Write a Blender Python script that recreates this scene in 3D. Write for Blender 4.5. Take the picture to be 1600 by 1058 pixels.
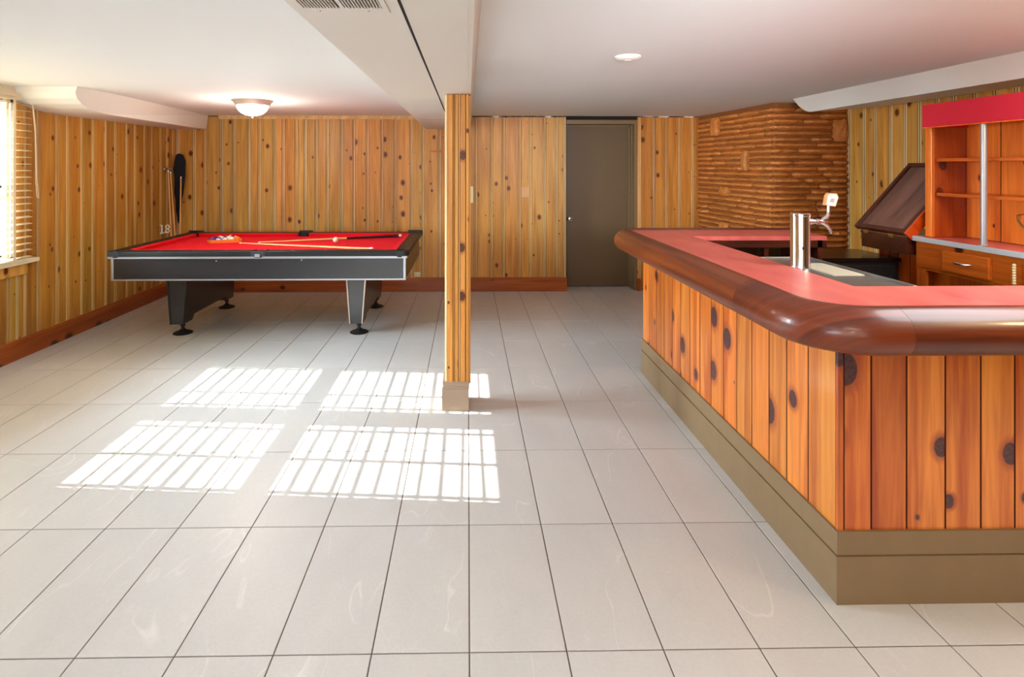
import bpy, bmesh, math, random
from mathutils import Vector
R = math.radians
random.seed(7)
for o in list(bpy.data.objects): bpy.data.objects.remove(o)
C = bpy.context.scene.collection
sc = bpy.context.scene

# ------------------------------------------------------------------ camera
cam_d = bpy.data.cameras.new('camera'); cam = bpy.data.objects.new('camera', cam_d); C.objects.link(cam)
cam.location = (0, 0, 1.518); cam.rotation_euler = (R(90), 0, -0.0161)
cam_d.sensor_width = 36; cam_d.lens = 36*857.4/1600
cam_d.shift_x = (800-744.9)/1600; cam_d.shift_y = -(529-260)/1600
cam_d.clip_start = .02
sc.camera = cam

# ------------------------------------------------------------------ light
w = bpy.data.worlds.new('world'); sc.world = w; w.use_nodes = True
bg = w.node_tree.nodes['Background']; bg.inputs[0].default_value = (.72, .86, 1, 1); bg.inputs[1].default_value = 80
def lamp(name, kind, loc, rot, energy, col=(1, 1, 1), **k):
    d = bpy.data.lights.new(name, kind); d.energy = energy; d.color = col
    for a, b in k.items(): setattr(d, a, b)
    o = bpy.data.objects.new(name, d); C.objects.link(o); o.location = loc; o.rotation_euler = rot
    return o
sun = lamp('sun', 'SUN', (-8, 4, 5), (0, 0, 0), 30, (1, .97, .92), angle=R(.18))
sd = Vector((1, -.072, -.516)); sun.rotation_euler = sd.to_track_quat('-Z', 'Y').to_euler()
for yy in (3.965, 3.1):
    p = lamp('window_portal', 'AREA', (-3.74, yy, 1.41), (0, R(-90), 0), 1, shape='RECTANGLE', size=1.2, size_y=.74)
    p.data.cycles.is_portal = True
lamp('rear_fill', 'AREA', (-.8, -2.75, 1.35), (R(90), 0, 0), 42, (1, .9, .76), shape='RECTANGLE', size=4.2, size_y=1.5)  # added fill panel; the rear wall has no window
lamp('rear_ceiling_fill', 'AREA', (.6, -.6, 2.1), (0, 0, 0), 14, (1, .9, .75), shape='DISK', size=1.0)  # unseen area lamp, put in as warm fill behind the camera
lamp('ceiling_bounce_fill', 'AREA', (-1.2, -1.1, 1.1), (R(134), 0, 0), 46, (.74, .87, 1), shape='DISK', size=1.4)  # added uplight to brighten the ceiling, not part of the room
lamp('bar_fill', 'AREA', (2.45, 1.75, 2.11), (0, 0, 0), 26, (.92, .95, 1), shape='DISK', size=1.1)  # invented out-of-view disc lighting the bar top and right side
lamp('right_warm_fill', 'POINT', (2.7, 1.1, 1.85), (0, 0, 0), 27, (1, .74, .4), shadow_soft_size=.1)  # unseen point lamp added to warm the floor corner by the bar
fl = lamp('back_right_fill', 'SPOT', (.5, -.4, 1.75), (0, 0, 0), 620, (.94, .96, 1), spot_size=R(36), spot_blend=.9, shadow_soft_size=.35)  # added spot that lifts the back right walls and ceiling
fl.rotation_euler = Vector((1.3, 6.6, .32)).to_track_quat('-Z', 'Y').to_euler()
sc.view_settings.view_transform = 'Standard'; sc.view_settings.look = 'None'
sc.view_settings.exposure = 0.25; sc.view_settings.gamma = 1; sc.view_settings.use_curve_mapping = False

# ------------------------------------------------------------------ materials
def newmat(name):
    m = bpy.data.materials.new(name); m.use_nodes = True
    nt = m.node_tree; return m, nt, nt.nodes['Principled BSDF']
def N(nt, t, **k):
    n = nt.nodes.new(t)
    for a, b in k.items(): setattr(n, a, b)
    return n
def link(nt, a, b): nt.links.new(a, b)
def lin(c):
    f = lambda v: v/12.92 if v <= .04045 else ((v+.055)/1.055)**2.4
    return tuple(f(v/255) for v in c)+(1,)
def math_(nt, op, a, b=None, clamp=False):
    n = N(nt, 'ShaderNodeMath', operation=op, use_clamp=clamp)
    for i, v in enumerate((a, b)):
        if v is None: continue
        if isinstance(v, (int, float)): n.inputs[i].default_value = v
        else: link(nt, v, n.inputs[i])
    return n.outputs[0]
def mixc(nt, fac, a, b, bt='MIX'):
    n = N(nt, 'ShaderNodeMix', data_type='RGBA', blend_type=bt)
    for sock, v in ((n.inputs[0], fac), (n.inputs[6], a), (n.inputs[7], b)):
        if isinstance(v, (int, float)): sock.default_value = v
        elif isinstance(v, tuple): sock.default_value = v
        else: link(nt, v, sock)
    return n.outputs[2]
def maprange(nt, v, a, b, c=0, d=1, smooth=False):
    n = N(nt, 'ShaderNodeMapRange'); n.clamp = True
    if smooth: n.interpolation_type = 'SMOOTHSTEP'
    link(nt, v, n.inputs[0])
    for i, x in enumerate((a, b, c, d)): n.inputs[i+1].default_value = x
    return n.outputs[0]
def noise(nt, vec, scale, detail=3, rough=.5, dist=0):
    n = N(nt, 'ShaderNodeTexNoise'); n.inputs['Scale'].default_value = scale; n.inputs['Detail'].default_value = detail
    n.inputs['Roughness'].default_value = rough; n.inputs['Distortion'].default_value = dist
    if vec is not None: link(nt, vec, n.inputs['Vector'])
    return n.outputs['Fac']
def bump(nt, b, h, strength=.3, dist=.002):
    n = N(nt, 'ShaderNodeBump'); n.inputs['Strength'].default_value = strength; n.inputs['Distance'].default_value = dist
    link(nt, h, n.inputs['Height']); link(nt, n.outputs[0], b.inputs['Normal'])

def plain(name, col, rough=.5, metal=0, spec=.5, coat=0, em=None, ems=0, var=.06, nscale=8, bmp=0, bscale=200):
    m, nt, b = newmat(name)
    b.inputs['Roughness'].default_value = rough; b.inputs['Metallic'].default_value = metal
    b.inputs['Specular IOR Level'].default_value = spec; b.inputs['Coat Weight'].default_value = coat
    tc = N(nt, 'ShaderNodeTexCoord')
    n = noise(nt, tc.outputs['Object'], nscale, 4)
    c = lin(col); d = tuple(x*(1-var*2) for x in c[:3])+(1,); l = tuple(min(1, x*(1+var)) for x in c[:3])+(1,)
    link(nt, mixc(nt, n, d, l), b.inputs['Base Color'])
    if em: b.inputs['Emission Color'].default_value = lin(em); b.inputs['Emission Strength'].default_value = ems
    if bmp: bump(nt, b, noise(nt, tc.outputs['Object'], bscale, 3), bmp)
    return m

def wood(name, light, dark, knot=(70, 35, 20), axis='Z', rough=.4, coat=0, knots=True, kcell=4.2, kmax=.13, gate=.35, halo=(150, 60, 20), band=.5, spec=.4):
    """pine: grain runs along local axis; every object gets its own grain and tint"""
    m, nt, b = newmat(name)
    tc = N(nt, 'ShaderNodeTexCoord'); oi = N(nt, 'ShaderNodeObjectInfo')
    sep = N(nt, 'ShaderNodeSeparateXYZ'); link(nt, tc.outputs['Object'], sep.inputs[0])
    ax = {'Z': (0, 1, 2), 'Y': (0, 2, 1), 'X': (1, 2, 0)}[axis]
    off = math_(nt, 'MULTIPLY', oi.outputs['Random'], 57.3)
    across = math_(nt, 'ADD', math_(nt, 'ADD', sep.outputs[ax[0]], math_(nt, 'MULTIPLY', sep.outputs[ax[1]], 1.0)), off)
    along = math_(nt, 'ADD', sep.outputs[ax[2]], math_(nt, 'MULTIPLY', off, 1.7))
    fac = None
    if knots:
        cv = N(nt, 'ShaderNodeCombineXYZ'); link(nt, across, cv.inputs[0]); link(nt, math_(nt, 'MULTIPLY', along, .72), cv.inputs[1])
        vo = N(nt, 'ShaderNodeTexVoronoi', voronoi_dimensions='2D', feature='F1'); vo.inputs['Scale'].default_value = kcell
        link(nt, cv.outputs[0], vo.inputs['Vector'])
        sc_ = N(nt, 'ShaderNodeSeparateColor'); link(nt, vo.outputs['Color'], sc_.inputs[0])
        rad = maprange(nt, sc_.outputs[0], gate, 1, .012, kmax)
        d = math_(nt, 'ADD', vo.outputs['Distance'], math_(nt, 'MULTIPLY', math_(nt, 'SUBTRACT', noise(nt, tc.outputs['Object'], 30, 2), .5), .03))
        q = math_(nt, 'DIVIDE', d, rad)
        km = maprange(nt, q, 1.06, .9, 0, 1, True); hm = maprange(nt, q, 1.9, 1.0, 0, .75, True)
        ga = math_(nt, 'GREATER_THAN', sc_.outputs[0], gate)
        km = math_(nt, 'MULTIPLY', km, ga); hm = math_(nt, 'MULTIPLY', hm, ga)
        push = math_(nt, 'MULTIPLY', math_(nt, 'MULTIPLY', hm, .02), 1.0)
        across2 = math_(nt, 'ADD', across, push)
    else: across2 = across
    g = N(nt, 'ShaderNodeCombineXYZ'); link(nt, math_(nt, 'MULTIPLY', across2, 60), g.inputs[0]); link(nt, math_(nt, 'MULTIPLY', along, 2.2), g.inputs[1])
    gn = noise(nt, g.outputs[0], 1, 5, .6, .4)
    g2 = N(nt, 'ShaderNodeCombineXYZ'); link(nt, math_(nt, 'MULTIPLY', across2, 11), g2.inputs[0]); link(nt, math_(nt, 'MULTIPLY', along, .7), g2.inputs[1])
    bn = noise(nt, g2.outputs[0], 1, 3, .55, .8)
    f = math_(nt, 'ADD', math_(nt, 'MULTIPLY', maprange(nt, gn, .35, .7), 1-band), math_(nt, 'MULTIPLY', maprange(nt, bn, .40, .61), band), True)
    col = mixc(nt, f, lin(light), lin(dark))
    col = mixc(nt, 1.0, col, oi.outputs['Color'], 'MULTIPLY')
    if knots:
        col = mixc(nt, hm, col, lin(halo)); kn = mixc(nt, maprange(nt, noise(nt, tc.outputs['Object'], 90, 3), .4, .65), lin(knot), lin(halo)); kn = mixc(nt, .75, kn, lin(knot)); col = mixc(nt, km, col, kn)
    link(nt, col, b.inputs['Base Color'])
    b.inputs['Roughness'].default_value = rough; b.inputs['Coat Weight'].default_value = coat; b.inputs['Coat Roughness'].default_value = .12
    b.inputs['Specular IOR Level'].default_value = spec
    bump(nt, b, gn, .15, .001)
    return m

M = {}
M['pine'] = wood('knotty_pine', (222, 168, 84), (176, 116, 44), (80, 36, 14), halo=(150, 84, 30), kmax=.12, kcell=5.6, gate=.3)
M['bead'] = wood('pine_bead', (238, 208, 156), (200, 160, 104), knots=False)
M['bar_gap'] = plain('bar_groove_stain', (96, 34, 12), .6)
M['gap'] = plain('groove_stain', (66, 38, 14), .7)
M['bar_pine'] = wood('orange_pine', (236, 146, 60), (176, 76, 26), (62, 40, 44), halo=(160, 70, 34), rough=.3, coat=.4, kcell=4.4, kmax=.19, gate=.22, band=.6)
M['hutch_pine'] = wood('hutch_pine', (236, 128, 44), (190, 78, 20), (90, 34, 14), halo=(180, 66, 18), rough=.3, coat=.25)
M['base_pine'] = wood('baseboard_pine', (176, 88, 24), (128, 52, 12), (40, 14, 6), axis='X', halo=(96, 36, 10), rough=.35, coat=.2)
M['shelf_pine'] = wood('shelf_pine', (214, 104, 36), (168, 66, 20), axis='Y', knots=False, rough=.3)
M['apron_pine'] = wood('apron_pine', (196, 98, 24), (150, 62, 12), (60, 22, 8), axis='X', halo=(120, 44, 10), rough=.3, coat=.2)
M['rail'] = wood('bar_rail_wood', (120, 52, 18), (74, 26, 8), axis='X', knots=False, rough=.36, coat=.3, band=.6)
M['dark_wood'] = wood('dark_wood', (98, 46, 28), (56, 22, 14), axis='X', knots=False, rough=.3, coat=.2)
M['lid_wood'] = wood('lid_panel_wood', (140, 96, 80), (92, 58, 46), axis='X', knots=False, rough=.35, coat=.2)
M['olive'] = wood('inner_panel', (96, 66, 26), (60, 38, 14), knots=False)
M['ceil'] = plain('ceiling_paint', (228, 230, 231), .8, var=.015, nscale=2, bmp=.12, bscale=3)
M['white'] = plain('white_paint', (230, 226, 218), .55, var=.01)
M['beam'] = plain('beam_paint', (216, 210, 202), .6, var=.012, nscale=3)
M['blind'] = plain('blind_cream', (232, 214, 180), .5, var=.03)
M['frame'] = plain('window_frame_paint', (226, 220, 206), .5, var=.02)
M['grout'] = plain('grout', (104, 88, 76), .9, var=.1)
M['brown'] = plain('brown_door_paint', (98, 74, 44), .5, var=.06, nscale=60)
M['jamb'] = plain('brown_jamb_paint', (120, 94, 60), .5, var=.05)
M['taupe'] = plain('taupe_base_paint', (138, 112, 80), .5, var=.07, nscale=14)
M['plinth'] = plain('plinth_paint', (172, 150, 128), .55, var=.04)
M['black'] = plain('black_laminate', (20, 25, 31), .27, spec=.9, var=.2, nscale=150)
M['blackcap'] = plain('black_rail_cap', (17, 17, 19), .42, spec=.35)
M['blackside'] = plain('black_side', (18, 18, 20), .5)
M['rubber'] = plain('black_rubber', (22, 20, 20), .6)
M['cloth'] = plain('red_felt', (222, 26, 40), .9, var=.03, nscale=60, spec=.15)
M['valance'] = plain('red_vinyl', (206, 12, 44), .5, var=.06, nscale=120, bmp=.2, bscale=400)
M['chrome'] = plain('chrome', (235, 235, 238), .12, 1, var=.02)
M['alu'] = plain('brushed_aluminium', (205, 208, 212), .3, 1, var=.05)
M['aluedge'] = plain('satin_metal_trim', (176, 180, 186), .35, .85, var=.05)
M['steel'] = plain('worn_steel', (150, 150, 146), .38, .85, var=.2, nscale=14)
M['plate'] = plain('beige_plate', (196, 190, 168), .5, var=.06)
M['poleg'] = plain('grey_pole', (176, 172, 172), .35, .5, var=.06, nscale=40)
M['poleedge'] = plain('bright_counter_edge', (206, 208, 208), .4, .3, var=.05)
M['brass'] = plain('brass', (205, 170, 100), .3, 1)
M['blacktop'] = plain('black_top', (26, 22, 20), .22, var=.3, nscale=60)
M['cream'] = plain('cream_plastic', (232, 220, 176), .45, var=.02)
M['tan'] = plain('tan_plate', (214, 158, 104), .5)
M['orange'] = plain('orange_rack', (236, 130, 30), .4)
M['navy'] = plain('black_cloth', (16, 17, 26), .9, var=.3, nscale=20)
M['cue'] = plain('maple_cue', (226, 168, 100), .3, var=.05)
M['cuebutt'] = plain('dark_cue_butt', (44, 22, 26), .25)
M['whiteplastic'] = plain('white_plastic', (235, 232, 225), .4, var=.02)
M['dark'] = plain('dark_gap', (20, 14, 10), .9)
M['rope'] = plain('cream_cord', (222, 204, 160), .8)
M['lampglass'] = plain('lamp_glass', (245, 240, 240), .4, em=(255, 246, 240), ems=7)
M['nickel'] = plain('brushed_nickel', (196, 180, 168), .35, .5)
M['concrete'] = plain('outdoor_concrete', (190, 184, 172), .9, var=.1)
M['brick'] = plain('outdoor_brick', (176, 128, 98), .9, var=.15)

def mat_red():
    m, nt, b = newmat('red_laminate')
    tc = N(nt, 'ShaderNodeTexCoord'); mp = N(nt, 'ShaderNodeMapping'); mp.inputs['Scale'].default_value = (9, 3, 1)
    link(nt, tc.outputs['Object'], mp.inputs[0])
    s = noise(nt, mp.outputs[0], 1.2, 2, .5, 0)
    col = mixc(nt, maprange(nt, s, .15, .85), lin((214, 90, 86)), lin((238, 130, 120)))
    link(nt, col, b.inputs['Base Color'])
    b.inputs['Roughness'].default_value = .32
    b.inputs['Specular IOR Level'].default_value = .6
    return m
M['red'] = mat_red()

def mat_tile():
    m, nt, b = newmat('floor_tile')
    tc = N(nt, 'ShaderNodeTexCoord'); oi = N(nt, 'ShaderNodeObjectInfo'); geo = N(nt, 'ShaderNodeNewGeometry')
    cv = N(nt, 'ShaderNodeCombineXYZ')
    for i in range(3): link(nt, math_(nt, 'MULTIPLY', oi.outputs['Random'], 31.7+i*11), cv.inputs[i])
    ad = N(nt, 'ShaderNodeVectorMath', operation='ADD'); link(nt, tc.outputs['Object'], ad.inputs[0]); link(nt, cv.outputs[0], ad.inputs[1])
    mp = N(nt, 'ShaderNodeMapping'); mp.inputs['Scale'].default_value = (1, .45, 1); mp.inputs['Rotation'].default_value = (0, 0, R(20)); link(nt, ad.outputs[0], mp.inputs[0])
    n1 = noise(nt, mp.outputs[0], 2.2, 3, .5, .5)
    vein = math_(nt, 'ABSOLUTE', math_(nt, 'SUBTRACT', n1, .5))
    v = maprange(nt, vein, .0, .006, .6, 0)
    n2 = noise(nt, mp.outputs[0], 6, 5, .6)
    v = math_(nt, 'MULTIPLY', v, maprange(nt, n2, .46, .6))
    n3 = noise(nt, ad.outputs[0], 90, 3, .6)
    base = mixc(nt, n2, lin((203, 201, 198)), lin((219, 217, 213)))
    base = mixc(nt, maprange(nt, n3, .3, .7, 0, .25), base, lin((188, 184, 180)))
    base = mixc(nt, v, base, lin((236, 232, 226)))
    tint = maprange(nt, oi.outputs['Random'], 0, 1, .95, 1.0)
    hs = N(nt, 'ShaderNodeHueSaturation'); link(nt, tint, hs.inputs['Value']); link(nt, base, hs.inputs['Color'])
    link(nt, hs.outputs[0], b.inputs['Base Color'])
    b.inputs['Roughness'].default_value = .34; b.inputs['Specular IOR Level'].default_value = .45
    bump(nt, b, n3, .04, .001)
    return m
M['tile'] = mat_tile()

def mat_stone():
    m, nt, b = newmat('painted_ledge_stone')
    tc = N(nt, 'ShaderNodeTexCoord'); oi = N(nt, 'ShaderNodeObjectInfo'); geo = N(nt, 'ShaderNodeNewGeometry')
    n1 = noise(nt, geo.outputs['Position'], 28, 5, .65, .6)
    n2 = noise(nt, geo.outputs['Position'], 5, 2)
    c = mixc(nt, n1, lin((176, 98, 34)), lin((232, 152, 76)))
    c = mixc(nt, 1.0, c, oi.outputs['Color'], 'MULTIPLY')
    link(nt, c, b.inputs['Base Color']); b.inputs['Roughness'].default_value = .45
    bump(nt, b, n1, .9, .012)
    return m
M['stone'] = mat_stone()

def mat_glass():
    m = bpy.data.materials.new('window_glass'); m.use_nodes = True; nt = m.node_tree
    nt.nodes.remove(nt.nodes['Principled BSDF']); out = nt.nodes['Material Output']
    t = N(nt, 'ShaderNodeBsdfTransparent'); g = N(nt, 'ShaderNodeBsdfGlossy'); g.inputs['Roughness'].default_value = .02
    t.inputs[0].default_value = (.96, .98, .97, 1)
    f = N(nt, 'ShaderNodeFresnel'); f.inputs[0].default_value = 1.45
    mx = N(nt, 'ShaderNodeMixShader'); link(nt, f.outputs[0], mx.inputs[0]); link(nt, t.outputs[0], mx.inputs[1]); link(nt, g.outputs[0], mx.inputs[2])
    link(nt, mx.outputs[0], out.inputs[0]); return m
M['glass'] = mat_glass()

# ------------------------------------------------------------------ mesh helpers
def mesh(name, verts, faces, mats, mi=None, smooth=False):
    me = bpy.data.meshes.new(name); me.from_pydata([tuple(v) for v in verts], [], faces)
    for m in (mats if isinstance(mats, (list, tuple)) else [mats]): me.materials.append(M[m])
    if mi: me.polygons.foreach_set('material_index', mi)
    if smooth: me.polygons.foreach_set('use_smooth', [True]*len(me.polygons))
    bm = bmesh.new(); bm.from_mesh(me); bmesh.ops.recalc_face_normals(bm, faces=bm.faces); bm.to_mesh(me); bm.free()
    me.update(); return me
def ob(name, me, parent=None, loc=(0, 0, 0), rot=(0, 0, 0), scale=None, color=None):
    o = bpy.data.objects.new(name, me); C.objects.link(o); o.location = loc; o.rotation_euler = rot
    if scale: o.scale = scale
    if parent: o.parent = parent
    if color: o.color = tuple(color)+(1,)
    return o
def tag(o, label=None, cat=None, group=None, kind=None):
    if label: o['label'] = label
    if cat: o['category'] = cat
    if group: o['group'] = group
    if kind: o['kind'] = kind
    return o
def struct(o, label=None, cat='structure'):
    return tag(o, label, cat, None, 'structure')
def empty(name, loc=(0, 0, 0), rz=0):
    o = bpy.data.objects.new(name, None); C.objects.link(o); o.location = loc; o.rotation_euler = (0, 0, rz); o.empty_display_size = .1
    return o
class MB:
    """collects shapes into ONE mesh"""
    def __init__(s): s.v = []; s.f = []; s.mi = []
    def add(s, v, f, mi=0):
        b = len(s.v); s.v += [tuple(x) for x in v]; s.f += [tuple(b+i for i in q) for q in f]; s.mi += [mi]*len(f); return s
    def box(s, a, b, mi=0, bev=0):
        x0, y0, z0 = [min(p, q) for p, q in zip(a, b)]; x1, y1, z1 = [max(p, q) for p, q in zip(a, b)]
        if bev:
            bm = bmesh.new(); bmesh.ops.create_cube(bm, size=1)
            for v in bm.verts: v.co = ((x0+x1)/2+v.co.x*(x1-x0), (y0+y1)/2+v.co.y*(y1-y0), (z0+z1)/2+v.co.z*(z1-z0))
            bmesh.ops.bevel(bm, geom=bm.edges[:], offset=bev, segments=2, affect='EDGES', profile=.5)
            bm.verts.index_update(); s.add([v.co[:] for v in bm.verts], [[v.index for v in f.verts] for f in bm.faces], mi); bm.free(); return s
        v = [(x0, y0, z0), (x1, y0, z0), (x1, y1, z0), (x0, y1, z0), (x0, y0, z1), (x1, y0, z1), (x1, y1, z1), (x0, y1, z1)]
        return s.add(v, [(0, 3, 2, 1), (4, 5, 6, 7), (0, 1, 5, 4), (1, 2, 6, 5), (2, 3, 7, 6), (3, 0, 4, 7)], mi)
    def tube(s, pts, r, n=10, mi=0, cap=True):
        pts = [Vector(p) for p in pts]; rs = r if isinstance(r, (list, tuple)) else [r]*len(pts)
        rings = []; up = None
        for i, p in enumerate(pts):
            t = (pts[min(i+1, len(pts)-1)]-pts[max(i-1, 0)]).normalized()
            if up is None: up = Vector((0, 0, 1)) if abs(t.z) < .9 else Vector((1, 0, 0))
            a = t.cross(up).normalized(); b = a.cross(t).normalized(); up = b
            rings.append([p+(a*math.cos(2*math.pi*k/n)+b*math.sin(2*math.pi*k/n))*rs[i] for k in range(n)])
        v = [x for rg in rings for x in rg]; f = []
        for i in range(len(pts)-1):
            for k in range(n): f.append((i*n+k, i*n+(k+1) % n, (i+1)*n+(k+1) % n, (i+1)*n+k))
        if cap: f.append(tuple(range(n-1, -1, -1))); f.append(tuple((len(pts)-1)*n+k for k in range(n)))
        return s.add(v, f, mi)
    def lathe(s, prof, c=(0, 0, 0), n=24, mi=0):
        v = []; f = []
        for (r, z) in prof:
            for k in range(n):
                a = 2*math.pi*k/n; v.append((c[0]+max(r, 1e-4)*math.cos(a), c[1]+max(r, 1e-4)*math.sin(a), c[2]+z))
        for i in range(len(prof)-1):
            for k in range(n): f.append((i*n+k, i*n+(k+1) % n, (i+1)*n+(k+1) % n, (i+1)*n+k))
        f.append(tuple(range(n-1, -1, -1))); f.append(tuple((len(prof)-1)*n+k for k in range(n)))
        return s.add(v, f, mi)
    def prism(s, poly, axis, a, b, mi=0):
        """poly of 2D points extruded along axis from a to b"""
        def P(p, t): return {'X': (t, p[0], p[1]), 'Y': (p[0], t, p[1]), 'Z': (p[0], p[1], t)}[axis]
        n = len(poly); v = [P(p, a) for p in poly]+[P(p, b) for p in poly]
        f = [tuple(range(n)), tuple(range(2*n-1, n-1, -1))]+[(i, (i+1) % n, n+(i+1) % n, n+i) for i in range(n)]
        return s.add(v, f, mi)
    def build(s, name, mats, parent=None, smooth=False, **k):
        o = ob(name, mesh(name, s.v, s.f, mats, s.mi, smooth), parent, **k)
        if smooth:
            try: o.data.set_sharp_from_angle(angle=R(40))
            except Exception: pass
        return o
def B(a, b, mi=0, bev=0): return MB().box(a, b, mi, bev)

# ================================================================== THE SETTING
XL, XR, YB, ZC, YR = -3.56, 3.66, 6.68, 2.13, -3.0

# floor ------------------------------------------------------------
floor = struct(B((XL-.2, YR-.1, -.1), (XR+.2, 7.2, -.0025)).build('floor', 'grout'), 'grey stone-look tile floor with dark grout lines', 'floor')
TW, TL, X0, Y0 = .3048, .6096, .005, 1.7141
tm = mesh('tile', *(lambda m: (m.v, m.f))(B((.002, .002, -.008), (TW-.002, TL-.002, 0), 0, .0012)), 'tile')
# cheap bevelled slab
def tile_mesh(wd, ln):
    e = .002; g = .0022
    m = MB(); b = [(g, g), (wd-g, g), (wd-g, ln-g), (g, ln-g)]; t = [(g+e, g+e), (wd-g-e, g+e), (wd-g-e, ln-g-e), (g+e, ln-g-e)]
    v = [(x, y, -.003) for x, y in b]+[(x, y, -.0008) for x, y in b]+[(x, y, 0) for x, y in t]
    f = [(8, 9, 10, 11)]+[(i, (i+1) % 4, 4+(i+1) % 4, 4+i) for i in range(4)]+[(4+i, 4+(i+1) % 4, 8+(i+1) % 4, 8+i) for i in range(4)]
    return v, f
v_, f_ = tile_mesh(TW, TL); tm = mesh('tile', v_, f_, 'tile')
stuff = MB(); cnt = 0
for j in range(-8, 9):
    for i in range(-12, 12):
        x, y = X0+i*TW, Y0+j*TL
        a, b = max(x, XL), min(x+TW, XR); c, d = max(y, YR), min(y+TL, 6.93)
        if b-a < .03 or d-c < .03: continue
        vis = j >= -1 and not (x > 1.35 and y > 1.9) and not (x > 2.3)
        full = b-a > TW-.001 and d-c > TL-.001
        if vis:
            if full: ob('tile', tm, floor, (x, y, 0))
            else:
                v_, f_ = tile_mesh(b-a, d-c); ob('tile', mesh('cut_tile', v_, f_, 'tile'), floor, (a, c, 0))
            cnt += 1
        else:
            v_, f_ = tile_mesh(b-a, d-c); stuff.add([(p[0]+a, p[1]+c, p[2]) for p in v_], f_)
so = stuff.build('tiles', 'tile', floor); so['kind'] = 'stuff'

# ceiling -----------------------------------------------------------
ceil = struct(B((XL-.2, YR-.1, ZC), (XR+.2, 7.2, ZC+.12)).build('ceiling', 'ceil'), 'white painted low basement ceiling', 'ceiling')

# panelling ----------------------------------------------------------
def board_mesh(wd, z0, z1, style='bead', mats=('pine', 'bead', 'gap')):
    if style == 'bead':
        pr = [(0, .0, 2), (.001, -.004, 0), (.005, -.011, 0), (wd-.037, -.011, 2), (wd-.0355, -.002, 2), (wd-.034, -.002, 1), (wd-.033, -.010, 1), (wd-.027, -.015, 1),
              (wd-.021, -.010, 2), (wd-.020, -.002, 2), (wd-.018, -.002, 1), (wd-.017, -.008, 1), (wd-.003, -.008, 1), (wd, 0, 2)]
    else:   # V-jointed plank
        pr = [(0, -.003, 2), (.0012, -.003, 2), (.0032, -.012, 0), (wd-.0032, -.012, 2), (wd-.0012, -.003, 2), (wd, -.003, 2)]
    v = [(x, y, z0) for x, y, _ in pr]+[(x, y, z1) for x, y, _ in pr]; n = len(pr)
    f = [(i, i+1, n+i+1, n+i) for i in range(n-1)]; mi = [pr[i][2] for i in range(n-1)]
    v += [(0, .004, z0), (wd, .004, z0), (0, .004, z1), (wd, .004, z1)]
    f += [tuple([2*n]+list(range(n))[::1]+[2*n+1]), tuple([2*n+2]+[n+i for i in range(n)]+[2*n+3])]; mi += [0, 0]
    return mesh('board', v, f, list(mats), mi)
cache = {}
def board(parent, p, rz, wd, z0, z1, tint, style='bead', mats=('pine', 'bead', 'gap')):
    k = (round(wd, 3), round(z0, 2), round(z1, 2), style, mats)
    if k not in cache: cache[k] = board_mesh(k[0], z0, z1, style, mats)
    return ob('board', cache[k], parent, p, (0, 0, rz), color=tint)
def tints(kind):
    r = random.random(); v = random.uniform(.86, 1.06)
    if kind == 'back_left':
        base = random.choice([(1.0, 1.02, 1.0), (.98, 1.1, 1.15), (1.05, .98, 1.05), (.92, 1.0, 1.1), (1.08, 1.0, .9), (1.02, .92, .95)])
    elif kind == 'left':
        base = random.choice([(.74, .68, .5), (.84, .78, .6), (.6, .5, .36), (.76, .78, .6), (.86, .76, .56)])
    elif kind == 'back_right':
        base = random.choice([(1.0, .88, .7), (.9, .84, .75), (1.06, .95, .7), (.92, .76, .62)])
    elif kind == 'door_right':
        base = random.choice([(.86, .66, .5), (.95, .74, .55), (.8, .6, .5)])
    else:
        base = random.choice([(.98, .92, .84), (.9, .88, .76), (1, .9, .8), (1.02, .96, .9)])
    return tuple(min(1.3, b*v) for b in base)

# back wall: slabs around the door opening
wb = struct(MB().box((XL-.2, YB+.003, 0), (1.2, YB+.25, ZC)).box((2.065, YB+.003, 0), (XR+.2, YB+.25, ZC)).box((1.2, YB+.02, 2.085), (2.065, YB+.25, ZC)).box((1.1, YB+.252, 0), (2.165, YB+.4, ZC)).build('wall_back', 'gap'),
            'back wall panelled in vertical knotty pine boards', 'wall')
px = [268, 284, 310, 326, 352, 371, 394, 410, 433, 447, 467, 481, 498, 515, 537, 556, 577, 600, 620, 645, 663, 689, 712, 728, 746, 770, 789, 814, 831, 853, 872, 884.6]
xs = [(p-731.1)*6.68/857.4 for p in px]; xs[0] = XL
for a, b in zip(xs, xs[1:]):
    k = 'back_left' if b < -.2 else 'back_right'
    board(wb, (a, YB, 0), 0, b-a, .1, 2.118, tints(k))
px = [996.5, 1003, 1026, 1045, 1066, 1086, 1104]
xs = [(p-731.1)*6.68/857.4 for p in px]
for a, b in zip(xs, xs[1:]): board(wb, (a, YB, 0), 0, b-a, .0, 2.118, tints('door_right'))
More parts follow.
